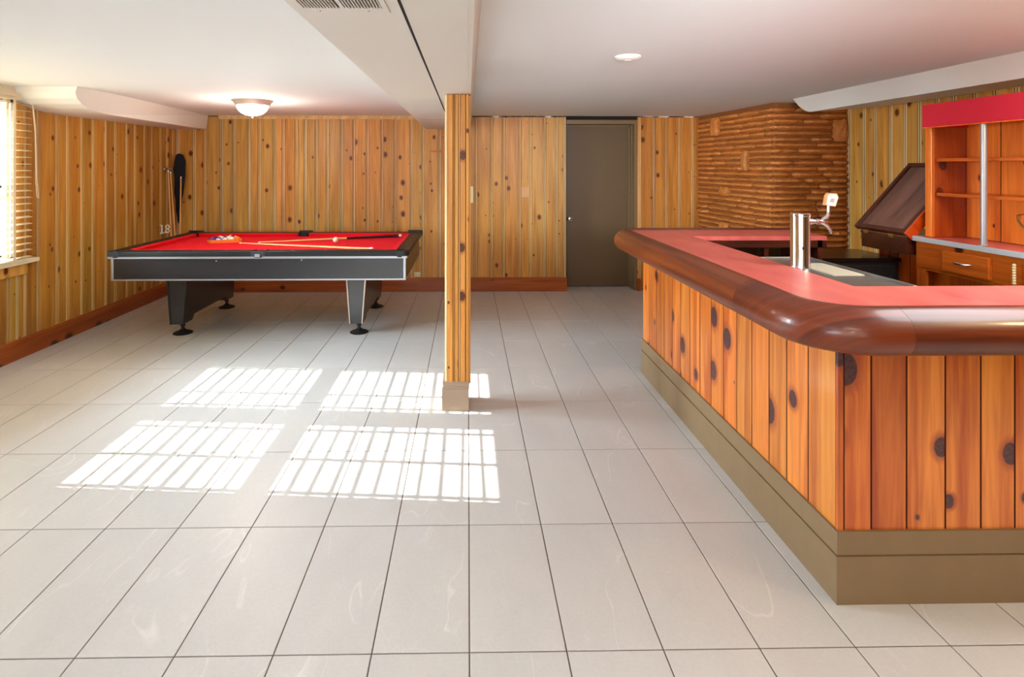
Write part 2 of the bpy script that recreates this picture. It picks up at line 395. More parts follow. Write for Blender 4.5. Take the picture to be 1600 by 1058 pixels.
# left wall
wl = MB()
for (y0, y1, z0, z1) in ((YR, 2.7, 0, ZC), (3.48, 3.58, 0, ZC), (4.36, 6.9, 0, ZC), (2.7, 3.48, 0, .78), (3.58, 4.36, 0, .78), (2.7, 3.48, 2.04, ZC), (3.58, 4.36, 2.04, ZC)):
    wl.box((XL-.2, y0, z0), (XL-.002, y1, z1))
wl = struct(wl.build('wall_left', 'gap'), 'left wall panelled in darker vertical knotty pine boards', 'wall')
ys = [4.40, 4.475, 4.61, 4.815, 4.94, 5.12, 5.27, 5.456, 5.60, 5.785, 5.925, 6.1, 6.24, 6.41, 6.55, YB]
for a, b in zip(ys, ys[1:]): board(wl, (XL, a, 0), R(90), b-a, .1, 2.12, tints('left'))
y = 4.40; k = 0
while y > -2.9:
    wd = (.085, .155, .17, .14, .16, .145)[k % 6]; k += 1; a = y-wd
    if a < 2.66 and y > 2.61: a = 2.6
    if a > 2.5 and a < 4.41:
        board(wl, (XL, a, 0), R(90), y-a, .1, .70, tints('left')); board(wl, (XL, a, 0), R(90), y-a, 2.09, 2.12, tints('left'))
    else: board(wl, (XL, a, 0), R(90), y-a, .1, 2.12, tints('left'))
    y = a
# right wall
wr = struct(B((XR+.002, YR, 0), (XR+.2, 6.9, ZC)).build('wall_right', 'gap'), 'right wall panelled in pale vertical knotty pine boards behind the bar', 'wall')
ys = [5.26, 5.176, 4.98, 4.84, 4.66, 4.507, 4.36, 4.19]
while ys[-1] > 2.0: ys.append(ys[-1]-random.choice([.13, .15, .17]))
for a, b in zip(ys, ys[1:]): board(wr, (XR, a, 0), R(-90), a-b, 0, 2.12, tints('right'))
struct(B((XL-.2, YR-.1, 0), (XR+.2, YR, ZC)).build('wall_rear', 'pine'), 'pine wall behind the camera', 'wall')

# baseboards
def baseboard(name, poly_axis, a, b, plane, sgn, h, label, top=.012):
    m = MB()
    if poly_axis == 'X':   # runs along X, face towards -Y
        pr = [(plane, 0), (plane-.028, 0), (plane-.028, h-.03), (plane-.022, h-.022), (plane-.022, h-.006), (plane-.014, h), (plane, h)]
        m.prism(pr, 'X', a, b)
    else:
        pr = [(plane, 0), (plane+sgn*.028, 0), (plane+sgn*.028, h-.03), (plane+sgn*.022, h-.022), (plane+sgn*.022, h-.006), (plane+sgn*.014, h), (plane, h)]
        m.prism(pr, 'Y', a, b)
    return struct(m.build(name, 'base_pine' if poly_axis == 'X' else 'base_pine_y'), label, 'baseboard')
M['base_pine_y'] = wood('baseboard_pine_left', (170, 84, 24), (124, 50, 12), (40, 14, 6), axis='Y', halo=(96, 36, 10), rough=.35, coat=.2)
baseboard('baseboard_back', 'X', -.62, 1.205, YB-.004, -1, .168, 'reddish pine baseboard from the outlet to the brown door')
baseboard('baseboard_back', 'X', XL, -.62, YB-.001, -1, .162, 'reddish pine baseboard behind the pool table')
baseboard('baseboard_left', 'Y', YR, YB-.03, XL+.004, 1, .155, 'reddish pine baseboard along the left wall')
baseboard('baseboard_back', 'X', 2.065, 2.1, YB-.014, -1, .15, 'short pine baseboard stub right of the brown door')
# crown strip on back wall left of the beam
struct(MB().prism([(YB-.001, ZC), (YB-.035, ZC), (YB-.035, ZC-.012), (YB-.022, ZC-.02), (YB-.022, ZC-.032), (YB-.012, ZC-.042), (YB-.001, ZC-.042)], 'X', -3.0, -.5).build('trim_1', 'bead'), 'pale crown moulding along the back wall left of the beam', 'trim')
mt = MB(); x = .05
while x < 2.75:
    l = random.uniform(.04, .2); h = random.uniform(.006, .018); mt.prism([(x, ZC), (x+l, ZC), (x+l*.8, ZC-h), (x+l*.15, ZC-h*.7)], 'Y', YB-.018, YB-.002, random.choice([0, 0, 1])); x += l+random.uniform(0, .05)
mt.box((1.2, YB-.02, 2.085), (2.065, YB+.01, ZC), 0)
struct(mt.build('trim_2', ['dark', 'white']), 'ragged dark and white edge above the panelling beside the brown door', 'trim')

# brown door ----------------------------------------------------------
dr = struct(B((1.205, YB+.215, .01), (2.035, YB+.25, 2.035), 0, .003).build('door_1', 'brown'), 'dark brown flush door recessed in the back wall', 'door')
fr = MB().box((1.2, YB-.012, 2.035), (2.065, YB+.215, 2.085)).box((2.035, YB+.0, 0), (2.065, YB+.25, 2.035)).box((1.2, YB+.02, 0), (1.206, YB+.25, 2.035)).box((2.02, YB+.195, 0), (2.036, YB+.214, 2.03)).box((2.026, YB+.09, 0), (2.036, YB+.13, 2.03)).box((1.206, YB+.195, 2.02), (2.03, YB+.214, 2.036))
f = fr.build('door_frame', 'jamb', dr)
MB().lathe([(.028, 0), (.03, .004), (.026, .008), (.011, .012), (.011, .03), (.024, .038), (.029, .05), (.026, .062), (.012, .068)]).build('door_knob', 'chrome', dr, True, loc=(1.275, YB+.213, .862), rot=(R(90), 0, 0))

# windows ----------------------------------------------------------------
def window(name, y0, y1, label):
    z0, z1 = .78, 2.04; xo = XL-.13
    wn = struct(MB().box((XL-.2, y0, z0), (XL, y0+.03, z1)).box((XL-.2, y1-.03, z0), (XL, y1, z1)).box((XL-.2, y0, z0), (XL, y1, z0+.03)).box((XL-.2, y0, z1-.03), (XL, y1, z1)).build(name, 'frame'), label, 'window')
    for (a, b, xx) in ((z0+.03, 1.385, xo+.03), (1.345, z1-.03, xo)):
        s = MB(); t = .035
        s.box((xx, y0+.03, a), (xx+.03, y0+.03+t*.6, b)).box((xx, y1-.03-t*.6, a), (xx+.03, y1-.03, b)).box((xx, y0+.03, a), (xx+.03, y1-.03, a+t)).box((xx, y0+.03, b-t), (xx+.03, y1-.03, b))
        so = s.build('sash', 'frame', wn)
        B((xx+.012, y0+.05, a+t), (xx+.016, y1-.05, b-t)).build('pane', 'glass', so)
    return wn
w1 = window('window_1', 3.58, 4.36, 'double-hung window behind the cream blind at the left edge')
w2 = window('window_2', 2.7, 3.48, 'double-hung window nearer the camera, behind the second blind')
struct(MB().box((XL-.01, 2.6, .745), (XL+.055, 4.55, .778), 0, .004).build('trim_3', 'blind'), 'cream window sill under the blinds', 'trim')
struct(MB().box((XL, 2.62, .66), (XL+.03, 4.46, .745), 0, .004).build('trim_4', 'pine'), 'pine apron board below the window sill', 'trim')
struct(MB().box((XL, 4.362, .778), (XL+.012, 4.44, 2.1)).box((XL, 3.482, .778), (XL+.012, 3.578, 2.1)).box((XL, 2.6, .778), (XL+.012, 2.698, 2.1)).box((XL, 2.6, 2.042), (XL+.012, 4.44, 2.1)).build('trim_5', 'pine'), 'pine window casing', 'trim')

def blind(y0, y1, ladders, label, near):
    g = empty('window_blind', (XL+.045, (y0+y1)/2, .79)); tag(g, label, 'blind', None)
    L = y1-y0
    n = 24; sp = (2.06-.80)/n
    v = []; tl = R(10); hw = .0245
    pts = [(-hw, 0), (-hw*.5, .0022), (0, .003), (hw*.5, .0022), (hw, 0), (0, .0002)]
    pts = [(x*math.cos(tl)+z*math.sin(tl), -x*math.sin(tl)+z*math.cos(tl)) for x, z in pts]
    sm = MB().prism(pts, 'Y', -L/2, L/2); sm = mesh('slat', sm.v, sm.f, 'blind')
    for i in range(n): ob('slat', sm, g, (0, random.uniform(-.002, .002), .012+i*sp), (random.uniform(-.004, .004), random.uniform(-.07, .07), 0))
    B((-.025, -L/2, -.012), (.025, L/2, .0), 0, .003).build('bottom_rail', 'blind', g)
    B((-.028, -L/2, 1.245), (.028, L/2, 1.285)).build('head_rail', 'blind', g)
    B((.035, -L/2-.01, 1.265), (.05, L/2+.012, 1.355), 0, .003).build('valance', 'blind', g)
    MB().box((-.03, L/2+.0, 1.28), (.045, L/2+.011, 1.35)).build('valance_return', 'blind', g)
    for ly in ladders:
        m = MB()
        for dx in (-.026, .027): m.box((dx-.0006, ly-(y0+y1)/2-.013, 0), (dx+.0006, ly-(y0+y1)/2+.013, 1.25))
        m.build('ladder_tape', 'blind', g)
    if near:
        c = [(.04, L/2-.035, 1.27), (.043, L/2-.02, 1.15), (.045, L/2-.004, 1.0), (.045, L/2+.002, .8), (.045, L/2+.004, .6), (.045, L/2+.016, .48), (.045, L/2+.032, .47), (.045, L/2+.032, .5), (.045, L/2+.014, .62), (.045, L/2+.008, .85), (.045, L/2+.0, 1.05), (.045, L/2-.03, 1.27)]
        MB().tube(c, .0028, 6).build('pull_cord', 'blind', g)
    return g
blind(3.57, 4.46, (4.28, 3.85, 3.66), 'cream slatted blind with looped pull cord at the left edge of the photo', True)
blind(2.66, 3.53, (3.36, 3.05, 2.76), 'cream slatted blind on the second window, out of the frame', False)
# outdoors
struct(B((-14, -6, .3), (XL-.2, 12, .45)).build('outdoor_ground', 'concrete'), 'pale concrete outside the window', 'ground')
ow = struct(MB().box((-6.2, 4.75, .45), (XL-.2, 4.95, 2.3)).build('outdoor_wall', 'grout'), 'brick wing wall outside the window', 'wall')
bmh = mesh('brick', *(lambda m: (m.v, m.f))(B((0, 0, 0), (.2, .03, .062), 0, 0)), 'brick')
for r_ in range(26):
    for c_ in range(11): ob('brick', bmh, ow, (-6.15+c_*.212+(r_ % 2)*.1, 4.725, .46+r_*.07), color=(1, 1, 1))

# column --------------------------------------------------------------------
col = struct(B((-.132, 3.43, .01), (.005, 3.575, 1.968)).build('column', 'gap'), 'square post clad in grooved pine boards under the ceiling beam', 'column')
def strip(parent, x0, x1, y0, z0, z1, mat, tint, t=.014, name='board'):
    return B((0, 0, 0), (x1-x0, t, z1-z0), 0, .003).build(name, mat, parent, loc=(x0, y0, z0), color=tint)
for a, b, m_, t_, tt in ((-.139, -.128, 'bead', .010, (1.1, 1.15, 1.25)), (-.126, -.094, 'pine', .014, (1.08, .98, .95)), (-.091, -.084, 'pine', .010, (1, .9, .8)), (-.081, -.060, 'pine', .014, (1.08, .98, .95)),
                     (-.057, -.050, 'bead', .012, (1, .95, .9)), (-.047, -.016, 'pine', .014, (1.1, .95, .9)), (-.013, .006, 'pine', .012, (1.1, 1, .9))):
    strip(col, a, b, 3.43-t_, .16, 1.968, m_, tt, t_)
for k in range(3):
    B((0, 0, 0), (.012, .045, 1.8), 0, .003).build('board', 'pine', col, loc=(.005, 3.432+k*.048, .16), color=(1, .95, .9))
    B((-.012, 0, 0), (0, .045, 1.8), 0, .003).build('board', 'bead', col, loc=(-.132, 3.432+k*.048, .16), color=(1.05, 1.1, 1.15))
m = MB().box((-.162, 3.405, 0), (.006, 3.60, .135)).box((-.158, 3.41, .135), (.008, 3.595, .146)).box((-.152, 3.413, .146), (.008, 3.592, .160)).box((-.158, 3.409, .160), (.01, 3.596, .170)).box((-.152, 3.413, .170), (.008, 3.592, .178))
m.build('plinth', 'plinth', col)

# ceiling beam and ducts ---------------------------------------------------------
zb = 1.97
bm_ = MB().prism([(-.50, ZC), (-.50, zb), (-.192, zb), (-.192, zb+.006), (-.184, zb+.006), (-.184, zb), (.0, zb), (.0, zb+.002), (.004, zb+.002), (.018, zb+.002), (.05, ZC)], 'Y', YR, YB-.012)
beam = struct(bm_.build('ceiling_beam', 'beam'), 'white boxed beam running from the camera to the back wall', 'beam')
MB().box((-.1925, 0, zb-.0006), (-.1835, 4.56, zb+.001)).build('seam', 'dark', beam)
MB().box((-.44, 5.30, zb-.0006), (-.32, 5.315, zb+.001)).box((-.31, 5.30, zb-.0006), (-.17, 5.315, zb+.001)).build('seam', 'dark', beam)
# left duct
def duct_end(y0, y1, z1, z0, sgn):
    return [(y0+(y1-y0)*(1-math.cos(R(a))), z1-(z1-z0)*math.sin(R(a))) for a in (0, 15, 30, 45, 60, 75, 90)]
def sweep_duct(name, xt, xb, xw, zin, zw, pts, yend, label, taper=0):
    """pts: (y,z) curve of the end; inner face x runs xt (ceiling) to xb (bottom)"""
    v = []; f = []
    zbm = pts[-1][1]
    st = pts+[(yend, pts[-1][1])]
    for (y, z) in st:
        t = (ZC-z)/(ZC-zbm); xi = xt+(xb-xt)*t; dz = (zw-zin)*t
        far = taper if y == yend else 0
        v += [(xi-far*.4, y, z), (xw, y, z+dz), (xt-far, y, ZC), (xw, y, ZC)]
    n = len(st)
    for i in range(n-1):
        a, b = 4*i, 4*i+4
        f += [(a, a+1, b+1, b), (a, b, b+2, a+2), (a+1, a+3, b+3, b+1)]
    f += [(4*n-4, 4*n-3, 4*n-1, 4*n-2)]
    return struct(MB().add(v, f).build(name, 'white'), label, 'soffit')
sweep_duct('soffit', -2.99, -3.10, XL+.012, 1.965, 1.965, duct_end(4.25, 4.80, ZC, 1.965, 1), YB-.012, 'white duct boxed along the left wall with rounded near end', .14)
sweep_duct('soffit', 2.95, 3.03, XR-.012, 2.0, 2.045, duct_end(4.93, 4.80, ZC, 2.0, -1), YR, 'white duct boxed along the right wall above the back bar')

# vent in the beam
vt = empty('air_vent', (-.355, 1.36, zb)); tag(vt, 'white slatted air vent in the underside of the beam', 'vent')
MB().box((-.128, -.26, -.004), (.128, -.212, 0)).box((-.128, .20, -.004), (.128, .25, 0)).box((-.128, -.212, -.004), (-.112, .2, 0)).box((.112, -.212, -.004), (.128, .2, 0)).box((-.006, -.212, -.004), (.006, .2, 0)).build('vent_frame', 'beam', vt)
B((-.112, -.212, -.0008), (.112, .2, .0)).build('backing', 'dark', vt)
vm = B((-.0015, -.206, -.006), (.0015, .195, -.0009)); vm = mesh('slat', vm.v, vm.f, 'beam')
for k in range(12):
    for s_ in (-1, 1): ob('slat', vm, vt, (s_*(.0135+k*.0087), 0, 0))
for (a, b) in ((-.07, .225), (.07, .225)): MB().lathe([(.004, 0), (.003, -.002), (.001, -.003)], n=8).build('screw', 'nickel', vt, loc=(a, b, -.004))

# chimney ---------------------------------------------------------------------------
cA, cB, cC = Vector((2.79, YB-.02)), Vector((2.905, 5.2)), Vector((XR-.004, 5.2))
ch = struct(MB().prism([(cA.x+.03, cA.y), (cB.x+.03, cB.y+.03), (cC.x, cC.y+.03), (cC.x, cA.y)], 'Z', 0, ZC-.002).build('chimney', 'stone'), 'chimney breast faced in rough orange-brown ledge stone', 'chimney')
ch.color = (.45, .4, .35, 1)
def stone_mesh(seed, nx=4, nz=3, pil=.72):
    rg = random.Random(seed); v = []; f = []
    # body back at y=1, face near y=0, unit size
    for k in range(nz+1):
        for i in range(nx+1):
            ex = i in (0, nx); ez = k in (0, nz)
            y = .0+(pil if ez else 0)+(pil*.75 if ex else 0)+rg.uniform(-.14, .14)*(0.4 if ez else 1)
            x = i/nx+(0 if ex else rg.uniform(-.06, .06))+(rg.uniform(0, .02) if i == 0 else -rg.uniform(0, .02) if i == nx else 0)
            z = k/nz+(rg.uniform(.0, .09) if k == 0 else -rg.uniform(.0, .09) if k == nz else rg.uniform(-.08, .08))
            v.append((x, y, z))
    for k in range(nz):
        for i in range(nx): a = k*(nx+1)+i; f.append((a, a+1, a+nx+2, a+nx+1))
    bd = [i for i in range(nx+1)]+[(k)*(nx+1)+nx for k in range(1, nz+1)]+[nz*(nx+1)+i for i in range(nx-1, -1, -1)]+[k*(nx+1) for k in range(nz-1, 0, -1)]
    b0 = len(v)
    for i in bd: v.append((v[i][0], 1.0, v[i][2]))
    n = len(bd)
    for i in range(n): f.append((bd[i], b0+i, b0+(i+1) % n, bd[(i+1) % n]))
    return mesh('stone', v, f, 'stone')
SV = [stone_mesh(100+i) for i in range(12)]; SB = [stone_mesh(200+i, pil=.3) for i in range(3)]
def stone_face(A, Bp, blocks, jog, hrow=.0565):
    L = (Bp-A).length; rz = math.atan2((Bp-A).y, (Bp-A).x); rows = int(ZC/hrow)
    occ = [[] for _ in range(rows+3)]
    def put(u0, u1, z0, h, dep, blk=False):
        p = A+(Bp-A).normalized()*u0
        t = random.uniform(.8, 1.1)
        nrm = Vector((math.sin(rz), -math.cos(rz)))   # outwards
        d = dep
        o = ob('stone', random.choice(SB if blk else SV), ch, (p.x+nrm.x*(d-.0), p.y+nrm.y*(d-.0), z0), (0, 0, rz), (u1-u0-.005, d+.036, h), (t, t*random.uniform(.96, 1.02), t*random.uniform(.9, 1.05)))
    for (u, wd, r0, nr) in blocks:
        put(u, u+wd, r0*hrow, nr*hrow-.004, .006+jog*.4, True)
        for r_ in range(r0, r0+nr): occ[r_].append((u, u+wd))
    for r_ in range(rows):
        segs = []; c = 0
        for (a, b) in sorted(occ[r_]): segs.append((c, a)); c = b
        segs.append((c, L))
        for a, b in segs:
            u = a
            while u < b-.02:
                l = random.uniform(.18, .50)
                if b-(u+l) < .12: l = b-u
                hh = hrow*random.choice([1, 1, .96])
                put(u, u+l, r_*hrow, min(hh, ZC-.003-r_*hrow)-.002, random.uniform(.008, .008+jog)); u += l
stone_face(cA, cB, [(.32, .17, 33, 4), (.95, .10, 26, 4), (.5, .2, 21, 2), (.5, .2, 13, 3), (.1, .12, 12, 2)], .014)
stone_face(cB, cC, [(.60, .14, 31, 4)], .026)

# ================================================================== BAR
PX, PY = 1.29, 1.892      # outer planes of the bar boards
BX, BYF = 2.95, 4.02      # right end of the near arm, far end of the left arm
bar = empty('bar_counter', (PX, PY, 0)); tag(bar, 'u-shaped bar with orange knotty pine front, red top and thick dark bullnose rail', 'bar')
def bp(o):   # parent keeping world placement
    o.parent = bar; o.location = (o.location.x-PX, o.location.y-PY, o.location.z); return o
def tb():
    v = random.uniform(.86, 1.08); g = random.choice([(1, 1, 1), (1, .92, .9), (.96, .82, .74), (1.02, 1.1, 1.05), (1.05, .96, .85)]); return tuple(v*x for x in g)
BM = ('bar_pine', 'bar_pine', 'bar_gap')
yy = [BYF, 3.88, 3.735, 3.589, 3.444, 3.31, 3.17, 3.03, 2.89, 2.75, 2.613, 2.473, 2.33, 2.20, 2.06, PY+.012]
for a, b in zip(yy, yy[1:]): bp(board(None, (PX+.012, a, 0), R(-90), a-b, .2, .97, tb(), 'v', BM))
xx = [PX+.02, 1.407, 1.532, 1.669, 1.795, 1.916, 2.05, 2.17, 2.31, 2.44, 2.57, 2.70, 2.83, BX]
tnt = [(1, .86, .8), (.74, .56, .5), (1.02, 1, 1), (1, .98, .95), (1.04, 1.05, 1), (1, .94, .9)]
for i, (a, b) in enumerate(zip(xx, xx[1:])): bp(board(None, (a, PY+.012, 0), 0, b-a, .2, .97, tnt[i] if i < 6 else tb(), 'v', BM))
bp(B((PX-.002, PY-.002, .2), (PX+.018, PY+.012, .97), 0, .002).build('corner_trim', 'bar_pine', color=(.8, .62, .5)))
# carcass
bp(MB().box((PX+.016, PY+.016, .0), (PX+.035, BYF, 1.03)).box((PX+.016, PY+.016, 0), (BX, PY+.035, 1.03)).box((PX+.016, BYF-.02, 0), (2.33, BYF, 1.03)).build('carcass', 'olive'))
bp(MB().box((PX+.035, 2.1, 0), (1.70, 2.76, 1.03)).build('sink_cabinet', 'olive'))
bp(MB().box((PX+.035, 2.76, .55), (1.62, BYF-.02, .575)).box((PX+.04, 3.6, .55), (2.3, BYF-.02, .575)).build('shelf', 'olive'))
bp(MB().box((2.30, 3.57, 0), (2.33, BYF, 1.03)).box((1.96, 3.60, .0), (1.99, 3.64, 1.0)).build('end_panel', 'dark_wood'))
bp(MB().box((PX+.05, PY+.04, .3), (BX, 2.05, .32)).build('shelf', 'olive'))
# two-step kick base
def kick(z0, z1, out, nm):
    m = MB().prism([(PX-out, PY-out), (PX+.03, PY+.03), (PX+.03, BYF+.005), (PX-out, BYF+.005)], 'Z', z0, z1); bp(m.build(nm, 'taupe'))
    m = MB().prism([(PX-out, PY-out), (BX, PY-out), (BX, PY+.03), (PX+.03, PY+.03)], 'Z', z0, z1); bp(m.build(nm, 'taupe'))
kick(0, .166, .014, 'kick_board'); kick(.169, .25, .010, 'kick_board')
# red top
zt = 1.06
def arc(cx, cy, r, a0, a1, n=10): return [(cx+r*math.cos(R(a0+(a1-a0)*i/n)), cy+r*math.sin(R(a0+(a1-a0)*i/n))) for i in range(n+1)]
IX, IY, FY = 1.475, 2.072, 3.57
OUT = .142
mit = (PX-OUT+.001, PY-OUT+.001)
ar = arc(PX, PY, OUT, 180, 270, 12)
bp(MB().prism(ar[:7]+[(IX, IY), (IX, FY), (PX-OUT, 3.93)], 'Z', zt-.028, zt).build('counter_top', 'red'))
bp(MB().prism([ar[6]]+ar[7:]+[(BX, PY-OUT), (BX, IY), (IX, IY)], 'Z', zt-.028, zt).build('counter_top', 'red_x'))  if False else None
M['red_x'] = M['red']
bp(MB().prism(ar[6:]+[(BX, PY-OUT), (BX, IY), (IX, IY)], 'Z', zt-.028, zt).build('counter_top', 'red'))
bp(MB().prism([(PX-OUT, 3.93), (IX, FY), (2.36, FY), (2.36, 3.93)], 'Z', zt-.028, zt).build('counter_top', 'red'))
bp(MB().box((PX-OUT, 3.93, .99), (2.38, 3.96, zt+.012), 0, .004).build('back_lip', 'dark_wood'))
bp(MB().box((IX-.004, FY, .985), (2.36, FY+.02, zt-.03)).box((IX-.02, IY, .985), (IX, FY, zt-.03)).box((IX, IY-.02, .985), (BX, IY, zt-.03)).build('edge_apron', 'dark_wood'))
# bullnose rail, three pieces swept round the corner
prof = [(.141, 1.045), (.141, 1.063), (.147, 1.0695), (.165, 1.0735), (.188, 1.070), (.200, 1.062), (.226, 1.047), (.243, 1.022), (.25, .993), (.246, .965), (.231, .941), (.207, .928), (.17, .923), (.13, .925), (.05, .932), (.0, .935), (.0, .96), (.08, .975)]
def rail(frames, name='bar_rail'):
    v = []; f = []; n = len(prof)
    for fr_ in frames:
        for (o, z) in prof: v.append(fr_(o)+(z,))
    for i in range(len(frames)-1):
        for k in range(n): f.append((i*n+k, i*n+(k+1) % n, (i+1)*n+(k+1) % n, (i+1)*n+k))
    f.append(tuple(range(n))); f.append(tuple((len(frames)-1)*n+k for k in range(n)))
    return bp(MB().add(v, f).build(name, 'rail', smooth=True))
M['rail_y'] = wood('bar_rail_wood_side', (132, 60, 22), (84, 32, 10), axis='Y', knots=False, rough=.36, coat=.3, band=.6)
def L_(y): return lambda o: (PX-o, y)
def N_(x): return lambda o: (x, PY-o)
def Cn(a): return lambda o: (PX+o*math.cos(R(a)), PY+o*math.sin(R(a)))
# far end turns in with a rounded nose
def FE(t): return lambda o: (PX-.141-(o-.141)*math.cos(R(t))if o > .141 else PX-o, 3.88+max(0, o-.141)*math.sin(R(t)))
r1 = rail([FE(80), FE(60), FE(40), FE(20), L_(3.88), L_(3.2), L_(2.6), L_(2.14)]); r1.data.materials[0] = M['rail_y']
r2 = rail([L_(2.139), L_(1.95)]+[Cn(a) for a in range(180, 271, 9)]+[N_(1.36)])
r3 = rail([N_(1.361), N_(1.9), N_(2.4), N_(BX)])
r2.color = (1.05, .95, .9, 1)
# steel drainboard set in the top
bp(MB().box((IX+.002, IY+.002, 1.03), (1.715, 2.755, 1.052), 0, .002).box((1.705, IY+.002, 1.03), (1.722, 2.755, 1.062), 0, .002).box((IX+.002, 2.745, 1.03), (1.72, 2.76, 1.06), 0, .002).build('steel_drainboard', 'steel'))
bp(MB().prism([(1.555, 2.31), (1.69, 2.31), (1.69, 2.59), (1.555, 2.59)], 'Z', 1.052, 1.057).build('cover_plate', 'plate'))
bp(MB().box((PX+.03, 3.0, 1.06), (PX+.03, 3.0, 1.06)).build('x', 'red')) if False else None

# beer tower
bt = empty('beer_tower', (1.522, 2.49, 1.0525)); tag(bt, 'chrome cylindrical beer tap tower standing at the edge of the red bar top', 'beer tap')
MB().lathe([(.0425, 0), (.0425, .004), (.042, .008), (.0405, .012), (.0405, .238), (.0425, .240), (.0425, .248), (.038, .252), (.0, .253)], n=40).build('tower', 'chrome', bt, True)
MB().tube([(.036, 0, .212), (.055, 0, .212), (.056, 0, .212), (.075, 0, .212), (.078, 0, .212), (.092, 0, .210)], [.016, .016, .012, .012, .015, .012], 14).build('shank', 'chrome', bt, True)
MB().tube([(.088, 0, .214), (.105, 0, .208), (.125, 0, .195), (.138, 0, .175), (.145, 0, .158)], [.011, .011, .009, .008, .008], 12).build('spout', 'chrome', bt, True)
MB().tube([(.10, 0, .215), (.12, 0, .228), (.128, 0, .24), (.131, 0, .262), (.132, 0, .285)], [.009, .013, .009, .007, .007], 12).build('tap_lever', 'chrome', bt, True)
hd = MB().prism([(-.020, -.0), (.016, -.006), (.028, .030), (.022, .044), (-.006, .046), (-.014, .038)], 'Y', -.009, .009).build('tap_handle', 'tan', bt, loc=(.136, 0, .288), scale=(1.25, 1.25, 1.2))
MB().prism([(-.017, .002), (.014, -.003), (.024, .028), (.018, .040), (-.004, .042), (-.011, .036)], 'Y', -.0105, -.009).build('label_plate', 'whiteplastic', hd)
MB().prism([(-.008, .012), (.008, .009), (.013, .024), (.0, .028)], 'Y', -.0112, -.0105).build('badge', 'nickel', hd)
MB().prism([(-.004, 0), (.004, 0), (.004, .012), (-.004, .012)], 'X', .001, .002).build('logo', 'dark', bt, loc=(-.012, -.0405, .09), rot=(0, 0, R(-106)))

# ================================================================== BACK BAR
bbX = 2.868
bb = empty('back_bar_cabinet', (bbX, 3.48, 0)); tag(bb, 'orange pine back bar cabinet with drawer and metal edged red top', 'cabinet')
def bbp(o, par=None): o.parent = bb; o.location = (o.location.x-bbX, o.location.y-3.48, o.location.z); return o
YN = 2.2
bbp(MB().box((bbX, YN, 1.045), (3.3, 3.48, 1.07)).build('counter_top', 'red'))
bbp(MB().box((bbX-.012, YN, 1.042), (bbX, 3.484, 1.073), 0, .003).box((bbX, 3.48, 1.042), (3.3, 3.486, 1.073)).build('metal_edge', 'poleedge'))
M['apron_y'] = wood('apron_pine_y', (206, 104, 26), (160, 66, 12), (60, 22, 8), axis='Y', halo=(120, 44, 10), rough=.3, coat=.2)
bbp(MB().box((bbX+.008, YN, .875), (bbX+.03, 3.475, 1.042), 0, .001).build('apron', 'apron_y'))
bbp(MB().box((bbX+.03, YN, .868), (bbX+.05, 3.475, .875)).box((bbX+.008, YN, .868), (bbX+.03, 3.475, .880)).build('lower_rail', 'apron_y'))
for (a, b) in ((3.405, 3.475), (2.62, 2.69), (2.22, 2.29)): bbp(B((bbX+.010, a, .0), (bbX+.03, b, .868), 0, .001).build('stile', 'hutch_pine', color=(.8, .75, .7)))
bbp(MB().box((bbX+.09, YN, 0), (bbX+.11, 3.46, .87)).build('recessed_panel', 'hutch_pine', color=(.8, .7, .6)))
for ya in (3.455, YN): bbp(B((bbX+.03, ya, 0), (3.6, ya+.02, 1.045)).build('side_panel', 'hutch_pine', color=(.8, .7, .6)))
for (y1, y0) in ((3.262, 2.965), (2.62, 2.33)):
    d = bbp(MB().box((bbX-.012, y0, .893), (bbX+.010, y1, 1.013), 0, .004).build('drawer', 'apron_y'))
    yc = (y0+y1)/2+.01
    hn = MB().tube([(-.010, yc-.05, .955), (-.028, yc-.042, .955), (-.034, yc-.02, .955), (-.034, yc+.02, .955), (-.028, yc+.042, .955), (-.010, yc+.05, .955)], [.004, .006, .008, .008, .006, .004], 10).build('drawer_pull', 'chrome', None, True)
    hn.parent = d; hn.location = (bbX-d.location.x-bbX, -3.48-d.location.y, 0)

# hutch
hX0, hX1 = 2.915, 3.155
hu = empty('shelf_hutch', (hX0, 3.44, 1.07)); tag(hu, 'open orange pine shelf hutch standing on the back bar counter', 'shelf unit')
def hp(o): o.parent = hu; o.location = (o.location.x-hX0, o.location.y-3.44, o.location.z-1.07); return o
HT = 1.895
hp(MB().box((hX0, 3.415, 1.0735), (hX1+.02, 3.44, HT)).build('side_panel', 'hutch_pine', color=(.62, .45, .4)))  # dark tint paints in the shadow on the inner side
hp(MB().box((hX0-.004, 3.40, 1.0735), (hX0+.018, 3.448, HT), 0, .002).build('face_stile', 'hutch_pine', color=(1.05, 1.05, 1.0)))
hy = [3.415, 3.29, 3.19, 3.05, 2.93, 2.78, 2.64, 2.5, 2.35, 2.23]
for i, (a, b) in enumerate(zip(hy, hy[1:])):
    o = board(None, (hX1+.004, a, 0), R(-90), a-b, 1.0735, HT, (1.1, 1.12, 1.1) if i < 4 else (.85, .75, .65), 'v', ('hutch_pine', 'hutch_pine', 'bar_gap')); hp(o)  # far boards tinted as sunlit, the rest as shaded
for z in (1.332, 1.548): hp(B((hX0+.03, 2.24, z), (hX1-.006, 3.414, z+.02), 0, .002).build('shelf', 'shelf_pine'))
hp(B((hX0+.005, 2.23, HT-.02), (hX1, 3.43, HT)).build('top_panel', 'hutch_pine'))
hp(B((hX0, 2.205, 1.0735), (hX1+.02, 2.23, HT)).build('side_panel', 'hutch_pine'))
